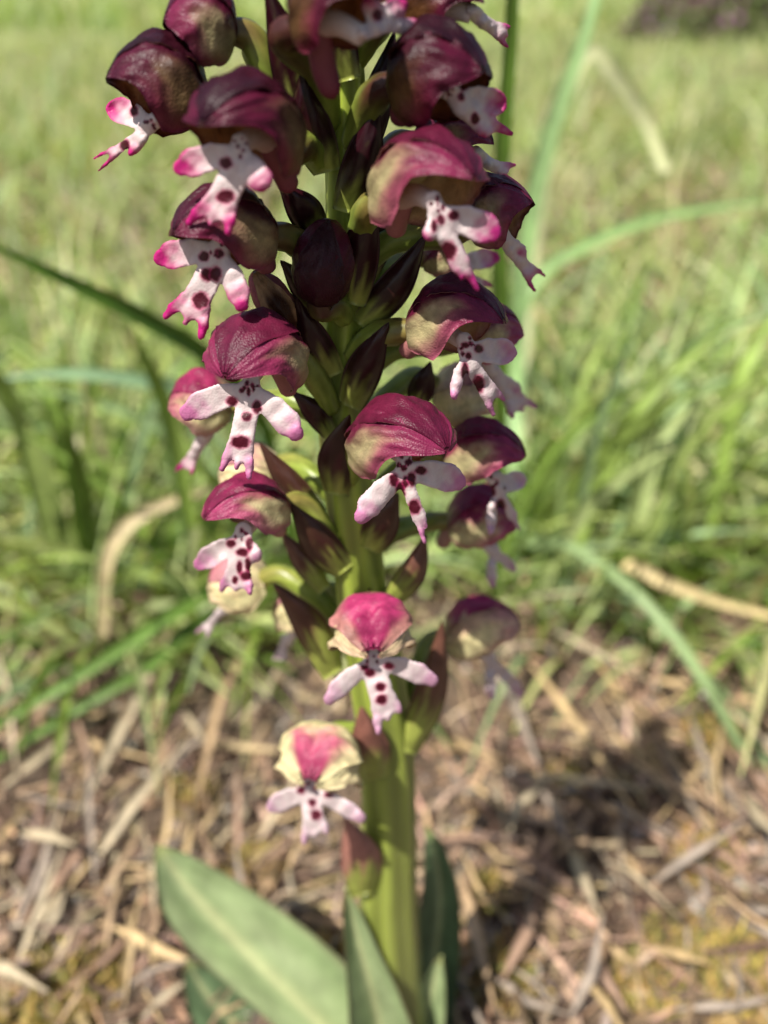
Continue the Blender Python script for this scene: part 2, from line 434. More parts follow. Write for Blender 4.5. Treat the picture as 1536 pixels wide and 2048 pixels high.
def lip(parent, T, J, L=None, R=None, FL=None, FR=None, yaw=0.0, pink=0.5, spots=(), wid=1.0, seed=0, tdz=0.0, dzo={}, tooth=True):
    """three-lobed lip; every lobe is a chain of (x, y, half-width, tip-ness) nodes in photo pixels with a depth each"""
    T = np.array(T[:2], float); J = np.array(J[:2], float)
    ln = 190 * wid
    chains = []
    s0 = lerp(T, J, 0.55)
    for key, e in (('L', L), ('R', R)):
        if e is None: continue
        t = np.array(e[:2], float); wl = e[2] if len(e) > 2 else 24
        d = t - s0; nrm = np.array([-d[1], d[0]]) * (0.05 if key == 'L' else -0.05)
        ext = t - unit(d) * wl * 0.62
        chains.append([(*s0, wl * 0.62, 0.0), (*(s0 + d * 0.42 + nrm), wl * 0.92, 0.30), (*(s0 + d * 0.70 + nrm * .6), wl * 1.0, 0.68), (*ext, wl * 0.62, 1.0)])
    if FL is not None:
        fl = np.array(FL[:2], float); fr = np.array(FR[:2], float)
        mid = (fl + fr) / 2
        span = np.linalg.norm(fl - fr)
        M = lerp(J, mid, 0.62)
        mw = max(8, min(26, span * 0.36)) * (FL[2] if len(FL) > 2 else 1)
        wj = (J[1] - T[1] + 40) * 0.22 * wid
        chains.append([(*T, 17 * wid, 0.0), (*J, mw * 0.95, 0.05), (*lerp(J, M, .5), mw * .92, .25), (*M, mw, 0.5)])
        for q, sd in ((fl, 1), (fr, -1)):
            off = M + (q - mid) * 0.42
            qq = q - unit(q - off) * mw * .22
            bend = lerp(off, qq, .55) + (q - mid) * 0.10
            chains.append([(*lerp(M, off, .6), mw * .70, 0.5), (*off, mw * 0.55, 0.62), (*bend, mw * .36, 0.85), (*qq, mw * 0.22, 1.0)])
        if tooth and span > 40:
            q = lerp(M, mid, 0.72)
            chains.append([(*M, mw * .6, 0.5), (*q, mw * .18, .75)])
    else:
        chains.append([(*T, 15 * wid, 0.0), (*J, 10 * wid, 0.2)])
    allp = np.array([c[:2] for ch in chains for c in ch])
    lo = allp.min(0) - 36; hi = allp.max(0) + 36
    h = 3.3
    nx = int((hi[0] - lo[0]) / h) + 2; ny = int((hi[1] - lo[1]) / (h * .866)) + 2
    ii, jj = np.meshgrid(np.arange(nx), np.arange(ny), indexing='ij')
    gp = np.stack([lo[0] + (ii + 0.5 * (jj % 2)) * h, lo[1] + jj * h * .866], -1).reshape(-1, 2)
    def field(p):
        d = None; wsum = np.zeros(len(p)); tsum = np.zeros(len(p))
        for ch in chains:
            dc = None
            for a, b in zip(ch[:-1], ch[1:]):
                ds, hh = seg_d(p, np.array(a[:2]), np.array(b[:2]), a[2], b[2])
                dc = ds if dc is None else smin(dc, ds, 2.0)
                ww = np.exp(-np.clip(ds + 30, -60, 200) / 5.0)
                wsum += ww; tsum += ww * lerp(a[3], b[3], hh)
            d = dc if d is None else smin(d, dc, 7.0)
        rag = 0.9 * vnoise(p[:, 0] * .11, p[:, 1] * .11, seed) + 0.5 * vnoise(p[:, 0] * .35, p[:, 1] * .35, seed + 2)
        return d + rag, tsum / (wsum + 1e-30)
    d0, _ = field(gp)
    e = 0.6
    dx = (field(gp + [e, 0])[0] - field(gp - [e, 0])[0]) / (2 * e)
    dy = (field(gp + [0, e])[0] - field(gp - [0, e])[0]) / (2 * e)
    snap = (d0 > -0.28 * h) & (d0 < 0.62 * h)
    g2 = dx * dx + dy * dy + 1e-6
    gp = gp - np.where(snap, d0 / g2, 0)[:, None] * np.stack([dx, dy], -1) * 1.0
    d1 = np.where(snap, 0.0, d0)
    ids = np.arange(nx * ny).reshape(nx, ny)
    tri = []
    for j in range(ny - 1):
        a = ids[:-1, j]; b = ids[1:, j]; c = ids[:-1, j + 1]; d = ids[1:, j + 1]
        if j % 2 == 0:
            tri += [np.stack([a, b, c], -1), np.stack([b, d, c], -1)]
        else:
            tri += [np.stack([a, b, d], -1), np.stack([a, d, c], -1)]
    tri = np.concatenate(tri)
    tri = tri[(d1[tri] <= 1e-6).all(1)]
    used = np.unique(tri)
    remap = -np.ones(len(gp), int); remap[used] = np.arange(len(used))
    tri = remap[tri]; p = gp[used]; d = d1[used]
    _, tip = field(p)
    # depth: the lip's plane turned by yaw, its lower end swung forward
    m0 = pxm(P(T[0], T[1], tdz)) * 1000
    ty = math.tan(math.radians(max(-58, min(58, yaw))))
    nodes = np.array([c[:2] for ch in chains for c in ch])
    nd = tdz - (nodes[:, 0] - T[0]) * m0 * ty + (nodes[:, 1] - T[1]) * m0 * 0.30 * math.cos(math.radians(yaw))
    for key, e_ in (('L', L), ('R', R), ('FL', FL), ('FR', FR)):
        if key in dzo and e_ is not None:
            k = np.exp(-np.sum((nodes - np.array(e_[:2])) ** 2, 1) / (2 * 45.0 ** 2))
            nd = nd + dzo[key] * k
    w2 = 1.0 / (((p[:, None] - nodes[None]) ** 2).sum(-1) + 50.0) ** 1.6
    dz = (w2 * nd).sum(1) / w2.sum(1)
    dz = dz + 0.10 * (1 - np.exp(d / 9.0)) + 0.025 * vnoise(p[:, 0] * .05, p[:, 1] * .05, seed + 4)
    ed = 5.0
    prof_ = np.sqrt(np.clip(1 - (1 + np.clip(d, -ed, 0) / ed) ** 2, 0, 1))
    th = 0.085 * prof_
    fr = P(p[:, 0], p[:, 1], dz + th); bk = P(p[:, 0], p[:, 1], dz - th)
    white = C(.62, .54, .53)
    mag = glerp(C(.50, .27, .43), C(.44, .014, .165), min(1, pink * 1.15))
    n1 = vnoise(p[:, 0] * .07, p[:, 1] * .07, seed + 1); n3 = vnoise(p[:, 0] * .4, p[:, 1] * .4, seed + 7)
    tf = sst(0.30 + 0.22 * (1 - pink), 0.98, tip + 0.14 * n1 + 0.03 * n3) * min(1.0, 0.45 + pink)
    tf = np.clip(tf + 0.35 * pink * np.exp(d / 3.0) * sst(.05, .5, tip), 0, 1)
    c = lerp(white, mag, tf[:, None])
    sp_ = list(spots)
    rr = random.Random(seed)
    if FL is not None and len(sp_) > 1:
        for _ in range(6):
            q = lerp(T, J, rr.uniform(0.0, .6))
            sp_.append((q[0] + rr.uniform(-15, 15), q[1] + rr.uniform(-6, 6), rr.uniform(2, 4.2), rr.uniform(2, 5)))
    for (sx, sy, rx, ry) in sp_:
        q = np.hypot((p[:, 0] - sx) / rx, (p[:, 1] - sy) / ry) + 0.16 * vnoise((p[:, 0] - sx) * .16, (p[:, 1] - sy) * .16, seed + int(sx))
        c = lerp(c, C(.42, .02, .12), (0.75 * sst(1.45, 1.0, q))[:, None])
        c = lerp(c, C(.06, .0015, .010), sst(1.12, 0.86, q)[:, None])
    c = c * lerp(1, C(.95, .86, .89), (.5 + .5 * vnoise(p[:, 0] * .16, p[:, 1] * .05, seed + 5))[:, None])
    c = np.clip(c * (1 + 0.04 * n3)[:, None], 0, 1)
    cb = lerp(c, lerp(white, mag, 0.35 * pink), 0.7)
    nv = len(p)
    v = np.vstack([fr, bk]); f = np.vstack([tri[:, ::-1], tri + nv])
    return add('lip', make_mesh('lip', v, f, M_LIP, np.vstack([c, cb])), parent, WORLD[parent.name])

def flower(att, B, A, R, dk, pink=0.5, yaw=0.0, lipd=None, spur=None, seed=1, bud=False, squash=1.0, spread=0.0, pale=0.0, label=None, brown=False, ovr=1.0, roll=0.0, domec=None, cream=0.0, wrap=0.0):
    Bp = P(*B); Ap = P(*A)
    Rm = R * pxm((Bp + Ap) / 2)
    S = stem_at(att[1], 0) if len(att) < 3 else P(*att)
    S = P(att[0], att[1], att[2] if len(att) > 2 else 0.6)
    # ovary: leaves the stem steeply, bends over into the base of the hood
    ax = unit(Ap - Bp)
    d = Bp - S
    reach = max(np.linalg.norm(d), 0.001)
    inb = Bp + ax * min(0.0009, reach * .25) - np.array([0, 0, 0.0001])
    c1 = S + d * 0.35 + np.array([0, 0, 0.16 * reach])
    c2 = Bp - ax * min(0.0011, reach * 0.22) + np.array([0, 0, 0.06 * reach])
    pth = catmull([S, c1, c2, inb], 26)
    u = np.linspace(0, 1, 26)
    r = 0.00043 * ovr * (0.75 + 0.55 * np.sin(np.pi * np.clip(u * 1.05, 0, 1)) ** .8) + 0.0001
    v, f, tt, aa = tube(pth, r, 16, ridges=6, twist=2.2, ridge_amt=0.07)
    green = C(.20, .26, .04); red = glerp(C(.42, .14, .10), C(.045, .004, .010), dk)
    c = lerp(green, red, (sst(0.25, .9, tt + .25 * (dk - .4) + 0.12 * np.sin(aa * 3 + seed)) * (0.2 + 0.78 * dk))[:, None])
    c = c * (1 + 0.2 * np.cos(6 * (aa + 2.2 * tt)))[:, None]
    fl = add('flower', make_mesh('flower', v, f, M_BRACT, np.clip(c, 0, 1)), orchid, Bp)
    if label: fl['label'] = label
    hood(fl, Bp, Ap, Rm, dk, seed, bud=bud, squash=squash, spread=spread, pale=pale, brown=brown, roll=roll, domec=domec, cream=cream, wrap=wrap)
    if lipd:
        ld = dict(lipd)
        T = ld.pop('T')
        lip(fl, T, yaw=yaw, pink=pink, seed=seed, tdz=T[2], **ld)
        # the pale throat runs from the base of the hood to the top of the lip
        Tp = P(T[0], T[1] + 6, T[2] - 0.25)
        st = Bp + ax * np.linalg.norm(Ap - Bp) * 0.18
        pth = catmull([st, lerp(st, Tp, .5) + np.array([0, 0, .0002]), Tp], 12)
        v, f, tt, aa = tube(pth, np.linspace(0.0005, 0.00034, 12), 14)
        c = lerp(C(.60, .42, .36), C(.7, .60, .58), tt[:, None]) * np.ones((len(v), 1))
        add('column', make_mesh('column', v, f, M_LIP, c), fl, WORLD[fl.name])
    if spur:
        e = P(*spur); st = Bp + ax * np.linalg.norm(Ap - Bp) * 0.22
        pth = catmull([st, lerp(st, e, .55) + unit(Bp - Ap) * .00015, e], 16)
        u = np.linspace(0, 1, 16)
        r = 0.00049 * (1 - 0.2 * u) * np.sqrt(np.clip(1 - np.clip((u - .8) / .2, 0, 1) ** 2, 0.02, 1)) * (1 + .12 * np.sin(u * 3))
        v, f, tt, aa = tube(pth, r, 16)
        c = lerp(glerp(C(.60, .40, .30), C(.22, .06, .07), dk), glerp(C(.62, .52, .28), C(.16, .025, .045), dk), tt[:, None]) * np.ones((len(v), 1))
        add('spur', make_mesh('spur', v, f, M_LIP, c), fl, WORLD[fl.name])
    return fl

# --- flowers on the far side of the spike first, then the near ones (x, y in photo pixels, depth in mm towards the lens)
flower((655, 850, -0.6), (468, 812, -3), (340, 792, -3.4), 68, .22, .75, -70, dict(T=(412, 866, -3.2), J=(396, 895), FL=(350, 943), FR=(383, 950)), seed=11, pale=.25)
flower((672, 1000, -0.6), (556, 935, -3), (440, 940, -4), 56, .06, .3, -70, None, seed=12, pale=.7, domec=C(.46, .20, .22))
flower((690, 1250, -0.6), (532, 1160, -2.6), (420, 1168, -3.6), 62, .08, .15, -70, dict(T=(455, 1212, -3.6), J=(438, 1228), FL=(390, 1267), FR=(412, 1277), wid=.8), seed=13, pale=.75, domec=C(.46, .20, .22))
flower((705, 1300, -0.6), (650, 1195, -2.2), (560, 1238, -4.4), 52, .05, .1, -60, dict(T=(575, 1280, -4.6), J=(566, 1295), FL=(546, 1322), FR=(572, 1322), wid=.8), seed=14, pale=.8, domec=C(.46, .20, .22))
flower((735, 1110, -0.6), (892, 1045, -3.6), (1030, 1012, -4), 62, .27, .15, 70, dict(T=(985, 1098, -4), J=(990, 1110), L=(985, 1176, 11), R=(1032, 1143, 11)), seed=15, roll=15, wrap=38, spur=(880, 1095, -3.6))
flower((700, 880, -0.6), (866, 775, -4.4), (985, 800, -5), 70, .10, .2, 70, None, seed=16, pale=.6, domec=C(.46, .20, .22))
flower((712, 760, -0.6), (925, 685, -2.6), (1040, 640, -3), 62, .30, .3, 65, dict(T=(985, 742, -3), J=(1000, 768), R=(1038, 790, 17), FL=(1026, 838), FR=(1074, 815)), seed=17, roll=12, wrap=20)
flower((715, 620, -0.6), (840, 520, -3.6), (925, 492, -4.2), 52, .35, .6, 60, dict(T=(898, 530, -4.2), J=(915, 545), L=(882, 562, 12), R=(1000, 512, 20), FL=(945, 600), FR=(985, 572)), seed=18)
flower((735, 390, -0.4), (826, 292, -1.2), (985, 262, -0.6), 62, .55, .7, 65, dict(T=(950, 308, -.4), J=(978, 328), FL=(1033, 330), FR=(1010, 360)), seed=19)
flower((705, 130, 0), (800, 30, 1), (962, -25, 2), 75, 1.0, .7, 65, dict(T=(942, 22, 2), J=(968, 44), FL=(1021, 54), FR=(1016, 96)), seed=20)
flower((800, 1440, -0.8), (888, 1280, -3.6), (1030, 1220, -4), 58, .14, .1, 65, dict(T=(975, 1312, -4), J=(988, 1338), L=(984, 1400, 12), R=(1046, 1393, 13)), seed=21, pale=.55, roll=26, wrap=42)
flower((795, 1480, -0.8), (835, 1385, -5), (862, 1392, -6.4), 34, .05, .05, 30, dict(T=(862, 1400, -6.2), J=(868, 1408), FL=(862, 1428), FR=(884, 1424), wid=.7), seed=22, pale=.8)

flower((700, 560, -.2), (937, 458, 0), (1054, 380, .6), 74, .60, .7, 58, dict(T=(1000, 462, .6), J=(1022, 500), R=(1047, 514, 17), FL=(1070, 584), FR=(1091, 553)), seed=31, roll=12, wrap=18)
flower((735, 1010, 0), (888, 915, -1), (1047, 886, 0), 64, .36, .12, 58, dict(T=(990, 955, 0), J=(1003, 995), L=(980, 1070, 11), R=(1049, 957, 20), FL=(1040, 1061), FR=(1032, 1035), spots=[(984, 984, 7, 10), (1001, 1012, 9, 13), (992, 965, 5, 6)], tooth=False), seed=32, roll=16, wrap=20)

flower((560, 200, .6), (470, 70, 1), (335, 8, 2), 80, .56, .8, -60, None, seed=33, wrap=30)
flower((600, 330, .8), (412, 214, 1.5), (222, 120, 2.6), 98, .92, 1.0, -75, dict(T=(312, 240, 2.6), J=(288, 262), L=(213, 210, 26), R=(258, 312, 11), FL=(186, 318), FR=(197, 342), spots=[(268, 222, 8, 10), (250, 290, 9, 11)], dzo=dict(L=-.8, R=.9)), seed=34, roll=12, wrap=12)
flower((640, 330, 1.2), (566, 300, 4), (410, 205, 8.2), 104, .86, 1.0, -38, dict(T=(480, 282, 7), J=(478, 330), L=(347, 338, 30), R=(533, 382, 27), FL=(373, 450, 1.25), FR=(456, 472), spots=[(452, 326, 12, 11), (451, 393, 17, 13)], dzo=dict(L=.5)), spur=(582, 385, 4.2), seed=35)
flower((655, 560, 1.2), (543, 478, 3), (350, 432, 5.6), 86, .68, .92, -35, dict(T=(446, 474, 5), J=(428, 530), L=(307, 517, 29), R=(489, 623, 24), FL=(326, 637, 1.15), FR=(402, 680), spots=[(408, 513, 10, 10), (438, 507, 9, 9), (413, 549, 11, 13), (431, 548, 11, 14), (401, 601, 16, 16)]), spur=(535, 548, 3.2), seed=36, roll=10, wrap=14)
flower((665, 820, 1.2), (568, 706, 3), (452, 720, 7.4), 90, .46, .36, -14, dict(T=(503, 752, 6.4), J=(497, 806), L=(360, 830, 29), R=(603, 877, 27), FL=(442, 942, 1.2), FR=(499, 960), spots=[(464, 802, 11, 9), (514, 814, 9, 12), (493, 833, 10, 9), (481, 884, 18, 12), (497, 783, 4, 9), (483, 781, 5, 5), (494, 767, 4, 6), (507, 776, 3, 8)]), spur=(582, 792, 3.4), seed=37, squash=1.08)
flower((690, 1130, 1.1), (572, 1016, 2), (412, 1012, 4.6), 66, .30, .32, -42, dict(T=(487, 1060, 4.4), J=(482, 1100), L=(389, 1134, 22), R=(516, 1122, 17), FL=(440, 1184, 1.1), FR=(502, 1190), spots=[(462, 1087, 9, 8), (499, 1088, 7, 12), (485, 1105, 12, 8), (479, 1135, 6, 13), (496, 1130, 6, 14), (492, 1152, 12, 9), (470, 1160, 6, 8)]), spur=(558, 1072, 2.4), seed=38, roll=15)
flower((700, 960, 1.1), (724, 893, 3), (884, 866, 7.2), 86, .46, .30, 20, dict(T=(806, 910, 6.4), J=(815, 970), L=(713, 1044, 25), R=(932, 966, 29), FL=(850, 1088, 1.25), FR=(854, 1056), spots=[(842, 941, 11, 8), (788, 960, 9, 12), (801, 984, 9, 21), (811, 964, 6, 11), (823, 958, 8, 14), (829, 1014, 12, 14), (817, 924, 7, 6), (808, 936, 6, 6), (801, 908, 6, 7), (797, 926, 3, 3)]), spur=(735, 925, 2.2), seed=39, squash=1.05)
flower((700, 715, 1.0), (824, 664, 2), (1003, 614, 4), 86, .50, .30, 42, dict(T=(928, 680, 4), J=(942, 728), L=(906, 799, 12), R=(1034, 706, 27), FL=(988, 833, 1.3), FR=(1010, 802), spots=[(957, 697, 9, 8), (930, 742, 7, 16), (957, 768, 11, 17), (937, 712, 6, 7), (930, 690, 8, 6)], dzo=dict(L=.6)), spur=(808, 712, 1.8), seed=40, roll=14)
flower((705, 510, 1.0), (772, 412, 4), (944, 316, 7.6), 102, .52, .72, 28, dict(T=(866, 398, 7.4), J=(886, 458), L=(855, 482, 15), R=(1002, 470, 33), FL=(957, 582, 1.5), FR=(925, 560), spots=[(907, 431, 10, 10), (882, 440, 8, 9), (868, 452, 6, 12), (897, 502, 15, 18), (886, 415, 4, 6)], dzo=dict(R=.6), tooth=False), spur=(792, 470, 3.6), seed=41, roll=12)
flower((700, 290, 1.0), (796, 178, 3), (958, 106, 5.2), 100, .97, .85, 52, dict(T=(902, 178, 5), J=(925, 212), L=(928, 230, 13), R=(1014, 212, 29), FL=(1026, 270, 1.2), FR=(972, 275), spots=[(928, 171, 8, 10), (922, 194, 7, 8), (950, 237, 8, 11)], tooth=False), spur=(798, 250, 2.6), seed=42, wrap=22)
flower((660, 250, 1.0), (606, 66, 5), (738, -40, 7), 88, .97, 1.0, 55, dict(T=(724, 66, 6.6), J=(772, 48), L=(735, -8, 20), R=(812, 2, 22), FL=(867, 76, 1.2), FR=(840, 44), spots=[(755, 30, 10, 12)], tooth=False), spur=(668, 198, 5), seed=43)
flower((752, 1290, 1.4), (742, 1224, 3), (746, 1296, 6.8), 72, .17, .16, 4, dict(T=(746, 1296, 5.6), J=(750, 1345), L=(650, 1406, 20), R=(876, 1364, 21), FL=(757, 1470, 1.15), FR=(803, 1426), spots=[(729, 1335, 8, 6), (740, 1346, 10, 8), (778, 1332, 10, 7), (761, 1374, 10, 9), (763, 1399, 11, 10), (736, 1297, 3, 8), (759, 1298, 3, 9)]), seed=44, spread=.35, pale=.8, cream=.12, domec=C(.36, .035, .12))
flower((740, 1470, 1.2), (662, 1482, 2.6), (620, 1556, 6.4), 76, .13, .10, -12, dict(T=(614, 1570, 5.2), J=(622, 1598), L=(533, 1618, 20), R=(731, 1641, 17), FL=(607, 1690, 1.15), FR=(656, 1668), spots=[(602, 1581, 8, 7), (625, 1606, 8, 8), (632, 1630, 10, 10), (657, 1590, 9, 6)]), seed=45, spread=.3, pale=.95, cream=.44, domec=C(.46, .12, .18))
# closed bud in front of the stem and the one that withered
flower((690, 640, 1.3), (642, 602, 2.6), (654, 448, 3.4), 58, .88, seed=46, bud=True, label='closed dark burgundy bud in front of the green stem')
flower((640, 690, 1.2), (585, 662, 1.6), (512, 548, 2.6), 36, .45, seed=47, bud=True, brown=True, label='withered bud with a scorched brown flank')
# the tip of the spike, young buds
for k in range(13):
    a = k * 2.4
    yy = -70 - k * 26
    px0 = 691 + (88 - k * 4.6) * math.sin(a); dz0 = (2.3 - .12 * k) * math.cos(a)
    flower((691, yy + 70, 0.2), (lerp(691, px0, .75), yy + 8, dz0 * .8), (px0, yy - 74 + k * 2, dz0 * 1.5), 44 - k * 1.6, .98, seed=60 + k, bud=True)

# --- bracts: (base px, tip px, widest half-width px, depth at base, depth at tip, darkness, sideways bow px)
def bract(b, t, hw, dzb, dzt, dark=0.8, bow=0.0, seed=0, greenlen=0.3):
    n, m = 26, 11
    u = np.linspace(0, 1, n)[:, None]; s = np.linspace(-1, 1, m)[None]
    bx, by = b; tx, ty = t
    d = unit(np.array([tx - bx, ty - by], float)); nn = np.array([-d[1], d[0]])
    wprof = (0.62 + 0.38 * np.sin(np.pi * np.clip(u * 1.15, 0, 1))) * (1 - u ** 3.2) ** .75
    bowv = bow * np.sin(np.pi * u)
    px = bx + (tx - bx) * u + nn[0] * (s * hw * wprof + bowv)
    py = by + (ty - by) * u + nn[1] * (s * hw * wprof + bowv)
    mmw = hw * pxm(P(bx, by, dzb)) * 1000
    dz = lerp(dzb, dzt, u) + 0.75 * mmw * wprof * (1 - s ** 2) - 0.25 * mmw * np.exp(-(s / .2) ** 2) * 0.2 + 0.06 * vnoise(u * 8, s * 2, seed)
    ou = P(px, py, dz); inn = P(px, py, dz - 0.16)
    uu = u * np.ones_like(s); ss = s * np.ones_like(u)
    n1 = vnoise(uu * 3, ss * 5, seed); n2 = vnoise(uu * 10, ss * 14, seed + 3)
    gr = C(.30, .34, .07); drk = glerp(C(.44, .15, .17), C(.020, .0016, .0048), dark)
    f = sst(greenlen - .14, greenlen + .14, uu + 0.10 * n1 + 0.05 * n2 + 0.13 * vnoise(uu * 2, ss * 11, seed + 7) + 0.12 * np.abs(ss) ** 2) * (0.80 + .2 * dark)
    c = lerp(gr, drk, f[..., None])
    c = lerp(c, lerp(gr, drk, .8) * 1.1, (0.25 * sst(.3, .9, n2))[..., None])
    ci = lerp(gr * .9, drk, (f * .6)[..., None])
    v, fc, cc = shell(ou, inn, np.clip(c, 0, 1), np.clip(ci, 0, 1))
    add('bract', make_mesh('bract', v, fc, M_BRACT, cc), orchid, P(bx, by, dzb))
BR = [((612, 270), (528, -40), 38, 1.0, 2.2, 1.0, 8), ((655, 345), (604, 138), 40, 1.2, 2.6, 1.0, -12), ((690, 425), (756, 192), 36, 1.2, 2.2, 1.0, 6),
      ((705, 610), (748, 380), 36, 1.2, 2.6, .97, -4), ((640, 470), (556, 366), 32, 1.2, 2.4, 1.0, 6), ((722, 652), (852, 468), 32, .8, 1.2, .95, 10),
      ((668, 752), (592, 594), 32, 1.3, 2.8, .97, -8), ((700, 815), (778, 644), 34, 1.2, 2.2, .92, -6), ((830, 815), (862, 722), 24, -1.5, -1.0, .95, 0),
      ((674, 990), (700, 828), 33, 1.3, 3.2, .90, -14), ((662, 868), (582, 782), 22, 1.2, 1.8, .92, 6), ((690, 1142), (582, 1006), 32, 1.2, 2.6, .78, -6),
      ((640, 1030), (518, 884), 24, 1.0, .4, .75, -6), ((668, 1348), (545, 1166), 32, 1.1, 1.6, .58, 14), ((738, 1100), (796, 985), 32, 1.2, 2.0, .72, 0),
      ((778, 1205), (852, 1066), 26, .6, .6, .45, 14), ((812, 1505), (884, 1240), 30, .8, .4, .45, 16), ((752, 1562), (722, 1412), 36, 1.7, 2.8, .25, 0),
      ((730, 1790), (690, 1634), 38, 1.6, 2.8, .08, 10), ((758, 1240), (738, 1176), 16, 1.4, 2.2, .9, 0), ((640, 620), (560, 520), 26, 1.0, 1.6, .8, 4),
      ((720, 330), (790, 60), 30, .2, -.6, 1.0, 0), ((700, 160), (640, -60), 30, 1.2, 1.6, 1.0, 0), ((735, 560), (800, 380), 22, -.4, -.8, .8, 0),
      ((650, 1180), (560, 1060), 22, .2, -.6, .5, 0)]
for k, (b, t, hw, d0, d1, dk, bow) in enumerate(BR):
    bract(b, t, hw * 1.16, d0, d1, dk, bow, seed=k + 1, greenlen=.22 if dk > .6 else .38)

# --- basal leaves
def leaf(nodes, mat=M_LEAF, fold=0.6, seed=0, c0=C(.23, .31, .14), c1=C(.36, .43, .23), n=44, m=19, thick=.25, edge=.5, nvec=None, back=0.0):
    """nodes: (px, py, depth mm, half-width mm)"""
    ctr = catmull([P(a[0], a[1], a[2]) for a in nodes], n)
    hw = np.interp(np.linspace(0, len(nodes) - 1, n), np.arange(len(nodes)), [a[3] for a in nodes]) * MM
    hw = np.convolve(np.pad(hw, 3, mode='edge'), np.ones(7) / 7, 'valid')
    hw[-1] = 0.00012; hw[-2] *= .75
    tan = unit(np.gradient(ctr, axis=0))
    vw = unit(CAM - ctr) if nvec is None else np.tile(unit(nvec), (n, 1))
    sd = unit(np.cross(tan, vw)); nr = np.cross(sd, tan)
    s = np.linspace(-1, 1, m)
    wob = 0.10 * vnoise(np.linspace(0, 6, n)[:, None], s[None] * 1.2, seed)
    lift = fold * (np.abs(s)[None] ** 1.3) * hw[:, None] + wob * hw[:, None]
    if back:
        un = np.linspace(0, 1, n)[:, None]
        lift = lift - back * sst(.92, .45, un) * np.clip(-s, 0, 1)[None] ** 1.2 * hw[:, None] * 2
    wside = np.ones((n, m))
    if back:
        wside = 1 - .45 * sst(.75, .3, np.linspace(0, 1, n)[:, None]) * (s[None] < 0)
    pos = ctr[:, None] + sd[:, None] * (s[None] * hw[:, None] * wside)[..., None] + nr[:, None] * lift[..., None]
    inn = pos - nr[:, None] * thick * MM
    u = np.linspace(0, 1, n)[:, None]
    st = 0.5 + 0.5 * np.sin(s[None] * 46 + 2 * vnoise(u * 3, s[None] * 2, seed))
    c = lerp(c0, c1, (0.35 * st + .3 * vnoise(u * 5, s[None] * 3, seed + 2) + .2)[..., None])
    c = c * (1 + .22 * vnoise(u * 14, s[None] * 2.5, seed + 6) + .10 * vnoise(u * 45, s[None] * 9, seed + 1))[..., None]
    c = lerp(c, C(.50, .52, .27), np.exp(-(s[None] / .13) ** 2)[..., None] * .75 * np.ones((n, 1, 1)))
    c = lerp(c, C(.44, .46, .16), .6 * sst(.85, 1.0, u)[..., None])
    c = lerp(c, C(.10, .035, .03), (edge * sst(.93, 1.0, np.abs(s))[None])[..., None] * np.ones((n, 1, 1)))
    v, f, cc = shell(pos, inn, np.clip(c, 0, 1), np.clip(c * .9, 0, 1))
    return add('leaf', make_mesh('leaf', v, f, mat, cc), orchid, P(*nodes[0][:3]))
leaf([(765, 2190, 0.8, 2.2), (690, 2100, 0.2, 4.6), (590, 2000, -1.5, 5.2), (480, 1890, -3.5, 4.4), (392, 1795, -5, 3.1), (342, 1732, -5.8, 1.7), (314, 1692, -6.2, .15)], fold=.4, seed=1, back=.5)
leaf([(770, 2200, -0.6, 2.0), (640, 2150, -1.2, 3.4), (520, 2085, -2.4, 3.6), (432, 2010, -3.6, 2.6), (392, 1955, -4.4, 1.3), (376, 1920, -4.8, .1)], fold=.3, seed=6, c0=C(.10, .16, .075), c1=C(.15, .22, .11))  # leaf added under the broad one, shade painted in as darker green
leaf([(775, 2190, 2.4, 3.2), (765, 2090, 2.8, 3.1), (745, 1990, 2.4, 2.3), (722, 1900, 2.0, 1.4), (704, 1830, 1.8, .8), (692, 1780, 1.8, .1)], fold=.8, seed=2, edge=.9)
leaf([(835, 2190, -2.5, 2.4), (850, 2050, -4, 2.6), (872, 1900, -6, 2.4), (880, 1790, -7, 1.8), (868, 1700, -7.5, 1.0), (852, 1655, -8, .1)], fold=.5, seed=3, c0=C(.10, .16, .075), c1=C(.15, .22, .11))  # leaf behind the stem, its shadow put into the colour as darker green
leaf([(810, 2190, 1.4, 2.6), (838, 2090, .8, 2.4), (858, 2010, .2, 1.6), (872, 1950, 0, .9), (882, 1915, -.2, .1)], fold=.6, seed=4)

